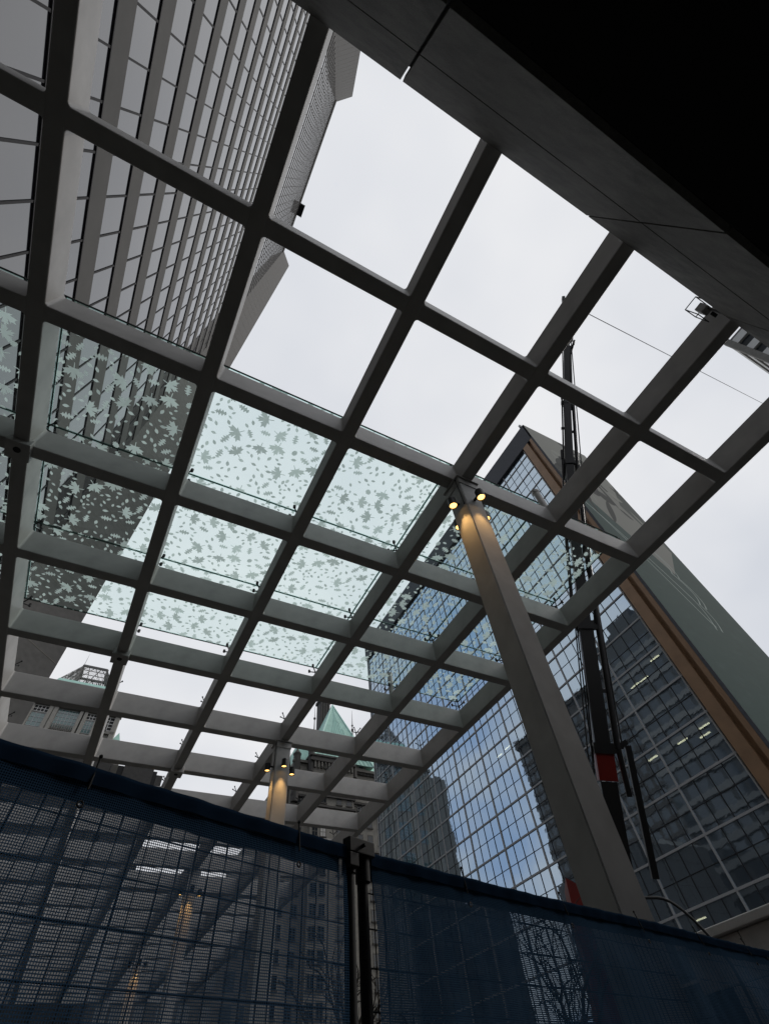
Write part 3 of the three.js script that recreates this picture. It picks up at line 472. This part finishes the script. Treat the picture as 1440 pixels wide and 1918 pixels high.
// ------------------------------------------------------------------ the two blocks that the mirrored building shows
function block(name, label, xF, zA, zB, depth, h, fl, bay, mat, glassH, extra, bandMat = mat) {
  const t = thing(name, label, 'building');
  mesh('wall', bx(xF - depth, xF, 0, h, zA, zB), mat, t);
  const gl = [], n0 = Math.floor((h - 5) / fl);
  for (let n = 0; n < n0; n++) { const y = 4 + n * fl; for (let z = zA + 0.5; z + bay * 0.8 < zB; z += bay) gl.push(bx(xF - 0.02, xF + 0.03, y, y + glassH, z, z + bay * 0.72)); }
  for (let n = 0; n < n0; n++) { const y = 4 + n * fl; mesh('floor_band', bx(xF, xF + 0.35, y - (fl - glassH) * 0.75, y - 0.1, zA, zB), bandMat, t); }
  describe(mesh('window', gl, M.windowGlass, t), null, null, null, 'stuff');
  if (extra) extra(t);
  return t;
}
block('office_block', 'dark banded office block, seen mirrored at the right of the glass building', -20, -65, -37, 24, 80, 3.6, 3.2, M.darkOffice, 2.1, (t) => mesh('roof_plant', [bx(-30, -21, 80, 84, -58, -50), bx(-34, -22, 80, 82.5, -47, -40)], M.darkOffice, t), M.greyConcrete);
block('brick_tower', 'brown brick tower with many windows, seen mirrored beside the dark block', -40, -123, -70, 30, 86, 3.3, 2.7, M.brownStone, 2.0, (t) => mesh('cornice', [bx(-70, -39, 85.6, 87.6, -123.8, -69.5, 0.05)], M.brownStone, t));
{ // slab tower past the fascia at the right edge
  const t = thing('striped_tower', 'pale striped tower corner beyond the fascia at the right edge', 'building');
  const x = 69, z = 10.6;
  mesh('wall', bx(x, x + 22, 0, 79, z, z + 26), M.greyConcrete, t);
  for (let n = 0; n < 22; n++) mesh('floor_band', bx(x - 0.5, x + 22.4, 3 + n * 3.5, 4.5 + n * 3.5, z - 0.5, z + 26.4), M.whiteFrame, t);
  const gl = []; for (let n = 0; n < 21; n++) for (let k = 0; k < 10; k++) gl.push(bx(x - 0.05, x - 0.01, 4.6 + n * 3.5, 6.4 + n * 3.5, z + 0.3 + k * 2.6, z + 2.2 + k * 2.6)); describe(mesh('window', gl, M.windowGlass, t), null, null, null, 'stuff');
  mesh('corner_pier', bx(x - 0.55, x + 0.5, 0, 79.4, z - 0.55, z + 0.4), M.hotelTrim, t);
}

// ------------------------------------------------------------------ truck crane beyond the canopy
{
  const t = thing('truck_crane', 'black telescopic crane boom rising from a red base behind the column', 'crane');
  const path = new THREE.CatmullRomCurve3([[9.31, 4.2, -7.44], [9.254, 4.826, -7.16], [9.124, 5.991, -6.581], [9.034, 7.34, -5.918], [8.92, 10.248, -4.52], [8.898, 12.515, -3.328], [8.88, 15.006, -1.916], [8.79, 17.286, -0.426], [8.75, 18.4, 0.35], [8.72, 19.5, 1.12]].map((p) => new THREE.Vector3(...p)), false, 'chordal');
  const vx = new THREE.Vector3(0.72, 0, 0.69), u = path.getTangentAt(0.5);
  const at = (s, o = 0, q = 0) => { const c = Math.min(0.9999, Math.max(0.0001, s * 0.835 + 0.03)), d = path.getTangentAt(c), v = vx.clone().addScaledVector(d, -vx.dot(d)).normalize(), n = new THREE.Vector3().crossVectors(d, v); return path.getPointAt(c).addScaledVector(v, o * 0.72).addScaledVector(n, q).toArray(); };
  const sec = (name, s0, s1, w, mat = M.craneBlack) => { const m = mesh(name, [beamBox(at(s0), at(s1), w, w * 1.05, vx.toArray())], mat, t); return m; };
  sec('base_section', 0.078, 0.122, 0.34, M.craneRed); sec('lower_section', -0.03, 0.077, 0.3); sec('boom_section', 0.115, 0.3, 0.29); sec('boom_section', 0.29, 0.47, 0.235); sec('boom_section', 0.465, 0.64, 0.2); sec('boom_section', 0.635, 0.8, 0.2); sec('boom_section', 0.795, 0.985, 0.18);
  for (const [s, w] of [[0.3, 0.36], [0.47, 0.3], [0.64, 0.26], [0.8, 0.22], [0.118, 0.4]]) if (s > 0.1) mesh('collar', [beamBox(at(s - 0.006), at(s + 0.008), w, w, vx.toArray()), beamBox(at(s, -w * 0.5 - 0.14), at(s, w * 0.5 + 0.22), 0.09, 0.12, u.toArray())], M.craneBlack, t);
  for (const [s0, s1, o, r] of [[0.12, 0.44, 0.42, 0.07], [0.4, 0.62, 0.35, 0.055], [0.6, 0.81, 0.29, 0.05], [0.78, 0.95, 0.2, 0.04], [0.3, 0.5, -0.36, 0.045], [0.45, 0.66, -0.32, 0.03], [0.6, 0.82, -0.24, 0.025]]) mesh('ram', [bar(at(s0, o), at(s1, o * 0.86), r, 8), bar(at(s1 - 0.01, o * 0.86), at(s1 + 0.012, o * 0.86), r * 1.5, 8)], M.craneBlack, t);
  for (const [s0, s1, o] of [[0.1, 0.66, -0.30], [0.1, 0.5, -0.44], [0.2, 0.82, -0.2], [0.3, 0.98, 0.3], [0.12, 0.47, 0.56], [0.45, 0.98, -0.27], [0.03, 0.3, -0.38]]) mesh('hose', bar(at(s0, o), at(s1, o * 0.7), 0.016, 6), M.rubber, t);
  // lower arm and hose drop at the right of the base
  mesh('link_arm', [beamBox(at(0.12, 0.36), at(0.13, 0.7), 0.1, 0.1, u.toArray()), beamBox(at(0.125, 0.7), at(-0.03, 0.76), 0.12, 0.12, vx.toArray()), bar(at(0.12, 0.44), at(0.06, 0.52), 0.06, 8)], M.craneBlack, t);
  for (const [s, o] of [[0.2, 0.3], [0.36, 0.27], [0.41, -0.3], [0.55, -0.26], [0.56, 0.25], [0.72, 0.22], [0.73, -0.2], [0.88, 0.17]]) mesh('hose_clamp', beamBox(at(s, 0), at(s, o * 1.35), 0.05, 0.07, u.toArray()), M.craneBlack, t);
  // head with sheaves, hook and rope guide
  mesh('boom_head', [beamBox(at(0.97, -0.16), at(0.99, 0.2), 0.22, 0.2, u.toArray()), beamBox(at(0.985), at(1.03, -0.05), 0.16, 0.16, vx.toArray()), beamBox(at(0.99, 0.05), at(1.03, 0.36), 0.1, 0.1, u.toArray()), beamBox(at(1.03, 0.34), at(1.075, 0.22), 0.05, 0.05, vx.toArray()), ball(at(1.03, 0.36), 0.1), ball(at(1.06, -0.16), 0.13), beamBox(at(1.03, -0.05), at(1.12, -0.2), 0.14, 0.1, vx.toArray())], M.craneBlack, t);
  const hk = new THREE.TorusGeometry(0.16, 0.035, 8, 16, 4.4); const hm = mesh('hook', hk, M.craneBlack, t); hm.position.set(...at(0.965, 0.3)); hm.rotation.set(0.9, 0.9, 0.6);
  // red pedestal
  mesh('pedestal', [poly([[8.25, 0.3, -8.5], [9.2, 0.3, -7.7], [9.5, 0.3, -8.4], [8.6, 0.3, -9.0], [8.56, 4.45, -8.17], [8.9, 4.1, -7.85], [9.05, 4.0, -8.2], [8.7, 4.3, -8.45]], [[0, 1, 5, 4], [1, 2, 6, 5], [2, 3, 7, 6], [3, 0, 4, 7], [4, 5, 6, 7]])], M.craneRed, t);
  mesh('truck_bed', [bx(7.6, 10.4, 0.7, 1.15, -12, -6.6, 0.05), bx(7.7, 10.3, 0.9, 2.7, -14, -12.1, 0.15)], M.craneBlack, t);
  for (const [x, z] of [[7.8, -13], [10.2, -13], [7.8, -7.8], [10.2, -7.8]]) mesh('wheel', bar([x - 0.15, 0.5, z], [x + 0.15, 0.5, z], 0.5, 18), M.rubber, t);
}

// ------------------------------------------------------------------ overhead wire, street lamp, low wall
{
  describe(mesh('overhead_wire', new THREE.TubeGeometry(new THREE.LineCurve3(new THREE.Vector3(6.98, 15.03, 0.486), new THREE.Vector3(29.9, 26.97, 2.09)), 2, 0.012, 5), M.blackMetal, scene), 'thin dark wire crossing the sky at the upper right', 'wire');
  const s = thing('street_lamp', 'dark street lamp with curved arm before the glass building', 'street lamp', [13.6, 0, -9.0]);
  const pts = [[0, 0, 0], [0, 2.4, 0], [0, 3.3, 0.02], [-0.25, 4.1, -0.12], [-0.75, 4.62, -0.3], [-1.3, 4.72, -0.6]].map((p) => new THREE.Vector3(...p));
  mesh('pole', new THREE.TubeGeometry(new THREE.CatmullRomCurve3(pts), 40, 0.032, 8), M.rubber, s);
  mesh('lamp_head', [(() => { const g = new THREE.CylinderGeometry(0.03, 0.12, 0.14, 14); g.translate(-1.33, 4.6, -0.62); return g; })()], M.blackMetal, s);
  const w = thing('stone_wall', 'low pale stone wall with coping at the lower right above the fence', 'wall', [14, 0, 0]);
  mesh('coping', bx(-0.15, 0.75, 3.95, 4.14, -10.4, 4, 0.03), M.wallStone, w);
  for (let r = 0; r < 5; r++) for (let k = 0; k < 9; k++) { const z = -10.3 + k * 1.6 + (r % 2) * 0.8, a = Math.max(-10.3, z); mesh('stone', bx(0, 0.6, 3.95 - (r + 1) * 0.79 + 0.008, 3.95 - r * 0.79 - 0.008, a + 0.008, Math.min(4, z + 1.6) - 0.008, 0.02), M.wallStone, w); }
  mesh('wall_core', bx(0.05, 0.55, 0, 3.94, -10.25, 3.95), M.rubber, w);
}

// ------------------------------------------------------------------ bare trees
function tree(label, x, z, h, seed, lean) {
  seedState = seed; const t = thing('bare_tree', label, 'tree', [x, 0, z]);
  const trunk = [], limbs = [], twigs = [];
  const grow = (p, d, len, r, lvl) => {
    const n = 3; let q = p.clone(), dir = d.clone();
    for (let k = 0; k < n; k++) { const nd = dir.clone().add(new THREE.Vector3(rr(-0.25, 0.25), rr(-0.12, 0.22) - (lvl > 2 ? 0.14 : 0), rr(-0.25, 0.25))).normalize(), nx = q.clone().addScaledVector(nd, len / n), ra = r * (1 - 0.25 * k / n), rb = r * (1 - 0.25 * (k + 1) / n); (lvl === 0 ? trunk : lvl < 3 ? limbs : twigs).push(bar(q.toArray(), nx.toArray(), ra, lvl < 2 ? 7 : 5, rb)); q = nx; dir = nd; if (lvl > 0 && lvl < 4 && rnd() < 0.6) grow(q, dir.clone().add(new THREE.Vector3(rr(-0.9, 0.9), rr(-0.3, 0.6), rr(-0.9, 0.9))).normalize(), len * rr(0.45, 0.7), r * 0.5, lvl + 1); }
    if (lvl < 4) { const c = lvl === 0 ? 4 : 2; for (let k = 0; k < c; k++) grow(q, dir.clone().add(new THREE.Vector3(rr(-0.8, 0.8), rr(-0.1, 0.5), rr(-0.8, 0.8))).normalize(), len * rr(0.5, 0.75), r * 0.62, lvl + 1); }
  };
  grow(new THREE.Vector3(0, 0.1, 0), new THREE.Vector3(lean, 1, 0).normalize(), h * 0.42, h * 0.014, 0);
  mesh('trunk', trunk, M.bark, t); mesh('branches', limbs, M.bark, t); describe(mesh('twigs', twigs, M.bark, t), null, null, null, 'stuff');
}
tree('bare young tree whose twigs rise over the right fence panel', 6.0, -6.6, 3.6, 21, 0.05);
tree('bare tree seen in the gap between the two fence panels', 3.3, -6.9, 2.9, 77, -0.05);
tree('bare tree showing dimly through the mesh right of the fence post', 4.2, -7.0, 2.7, 133, 0.1);

// ------------------------------------------------------------------ temporary fence and its blue mesh
{
  const weave = (open, n = 64) => { const d = new Uint8Array(n * n * 4), cells = 8, s = n / cells; for (let j = 0; j < n; j++) for (let i = 0; i < n; i++) { const u = (i % s) / s, v = (j % s) / s; const hole = u < open && v < open; const o = (j * n + i) * 4; d[o] = d[o + 1] = d[o + 2] = hole ? 0 : 255; d[o + 3] = 255; } const t = new THREE.DataTexture(d, n, n); t.wrapS = t.wrapT = THREE.RepeatWrapping; t.magFilter = THREE.LinearFilter; t.repeat.set(1 / 0.04, 1 / 0.04); t.needsUpdate = true; return t; };
  const cloth = (name, open, k) => phy(name, { color: lin(0.085 * k, 0.175 * k, 0.31 * k), roughness: 1, transmission: 0.55, thickness: 0, specularIntensity: 0, alphaMap: weave(open), transparent: true, side: THREE.DoubleSide });
  phy('hemCloth', { color: lin(0.012, 0.026, 0.05), roughness: 1, specularIntensity: 0, side: THREE.DoubleSide });
  cloth('meshLeft', 0.62, 0.95); cloth('meshRight', 0.37, 0.66);
  const panel = (label, meshLabel, a, b, mat, yTop, bias, wrinkle, sagAt) => {
    const len = Math.hypot(b[0] - a[0], b[1] - a[1]), ang = -Math.atan2(b[1] - a[1], b[0] - a[0]);
    const f = thing('wire_fence', label, 'fence', [a[0], 0, a[1]]); f.rotation.y = ang;
    const rail = 0.014;
    for (const x of [0, len]) mesh('post', bar([x, 0, 0], [x, yTop, 0], 0.017, 10), M.fenceSteel, f);
    for (const y of [yTop - 0.012, 0.15]) mesh('rail', bar([0, y, 0], [len, y, 0], rail, 8), M.fenceSteel, f);
    const vw = bar([0, 0.15, 0], [0, yTop, 0], 0.0018, 5), hw = bar([0, 0, 0], [len, 0, 0], 0.0022, 5);
    let k = 0; for (let x = 0.0435; x < len - 0.01; x += 0.0432) { const m = mesh('wire', vw, M.fenceSteel, f); m.position.set(x, 0, -0.004); m.rotation.z = rr(-0.004, 0.004); }
    for (let y = yTop - 0.095; y > 0.2; y -= 0.0853) { const m = mesh('wire', hw, M.fenceSteel, f); m.position.set(0, y, -0.008); }
    // cloth on the near side, tied to the wires
    const c = thing('privacy_mesh', meshLabel, 'mesh screen', [a[0], 0, a[1]]); c.rotation.y = ang;
    const nx = 160, ny = 60, y0 = 0.1, g = new THREE.PlaneGeometry(len - 0.05, yTop - 0.03 - y0, nx, ny); g.translate(len / 2, (yTop - 0.03 + y0) / 2, 0);
    const p = g.attributes.position, uv = g.attributes.uv;
    const fold = (x, y) => 0.006 + wrinkle * (0.5 + 0.5 * Math.sin(x * 9 + (yTop - y) * (4 + 3 * Math.sin(x * 2.3)) + bias)) * (0.35 + 0.65 * Math.abs(fbm(x * 2.1 + bias, y * 1.3, 1.7, 3)) * 2) + 0.002 * Math.sin(x * 41 + y * 9);
    for (let n = 0; n < p.count; n++) { const x = p.getX(n), y = p.getY(n), e = Math.min(1, (yTop - 0.05 - y) / 0.15); p.setZ(n, 0.016 + fold(x, y) * e); uv.setXY(n, x, y); }
    g.computeVertexNormals(); mesh('cloth', g, mat, c);
    // hem folded over the top rail
    const h = new THREE.PlaneGeometry(len - 0.045, 0.2, nx, 10), hp = h.attributes.position; h.translate(len / 2, 0, 0);
    for (let n = 0; n < hp.count; n++) { const x = hp.getX(n), s = (hp.getY(n) / 0.2 + 0.5); const th = s * Math.PI; const w = 0.002 * Math.sin(x * 23 + bias) + 0.0015 * Math.sin(x * 61);
      // from front bottom over the rail to the back bottom
      let y, z; if (s < 0.36) { y = yTop - 0.034 + s / 0.36 * 0.034; z = 0.020 + w; } else if (s < 0.64) { const a2 = (s - 0.36) / 0.28 * Math.PI; y = yTop + 0.006 * Math.sin(a2) + 0.001 * w; z = 0.020 * Math.cos(a2) + w; } else { y = yTop - (s - 0.64) / 0.36 * 0.06; z = -0.020 + w; }
      hp.setXYZ(n, x, y + 0.003 * Math.sin(x * 3.1 + bias), z); }
    h.computeVertexNormals(); mesh('hem', h, M.hemCloth, c);
    for (let x = 0.47; x < len - 0.1; x += 0.62) { mesh('cable_tie', [bar([x, yTop - 0.05, 0.026], [x + 0.004, yTop + 0.028, 0.012], 0.0025, 5), ball([x + 0.004, yTop + 0.03, 0.012], 0.005, 6)], M.rubber, c); const ring = new THREE.TorusGeometry(0.006, 0.002, 6, 14); mesh('eyelet', ring, M.fenceSteel, c).position.set(x - 0.006, yTop - 0.085, 0.034); }
    return [f, len, ang];
  };
  const A1 = [-1.66, -0.724], B1 = [0.745, -1.578], A2 = [0.80, -1.597], B2 = [4.06, -2.395];
  const [f1, l1] = panel('left black wire fence panel with round posts', 'dark blue mesh screen tied over the left fence panel', A1, B1, M.meshLeft, 2.0, 0.4, 0.012);
  panel('right black wire fence panel ending past the canopy column', 'dark blue mesh screen with soft folds on the right fence panel', A2, B2, M.meshRight, 2.0, 2.2, 0.05);
  const cl = thing('fence_clamp', 'black steel clamp joining the tops of the two fence posts', 'clamp', [B1[0], 2.0, B1[1]]); cl.rotation.y = -Math.atan2(A2[1] - B1[1], A2[0] - B1[0]);
  mesh('plate', [bx(-0.026, 0.088, -0.012, 0.03, 0.0, 0.034, 0.004), bx(-0.026, 0.014, -0.05, -0.012, 0.0, 0.034, 0.004)], M.fenceSteel, cl);
  mesh('collar', [bar([0, -0.06, 0], [0, 0.012, 0], 0.022, 12), bar([0.058, -0.075, 0.003], [0.058, 0.004, 0.003], 0.024, 12)], M.fenceSteel, cl);
  mesh('bolt', bar([0.085, -0.06, 0.01], [0.105, -0.062, 0.012], 0.007, 6), M.fenceSteel, cl); mesh('bolt', bar([0.03, 0.01, 0.0], [0.03, 0.01, 0.05], 0.006, 6), M.fenceSteel, cl);
}

renderer.render(scene, camera);
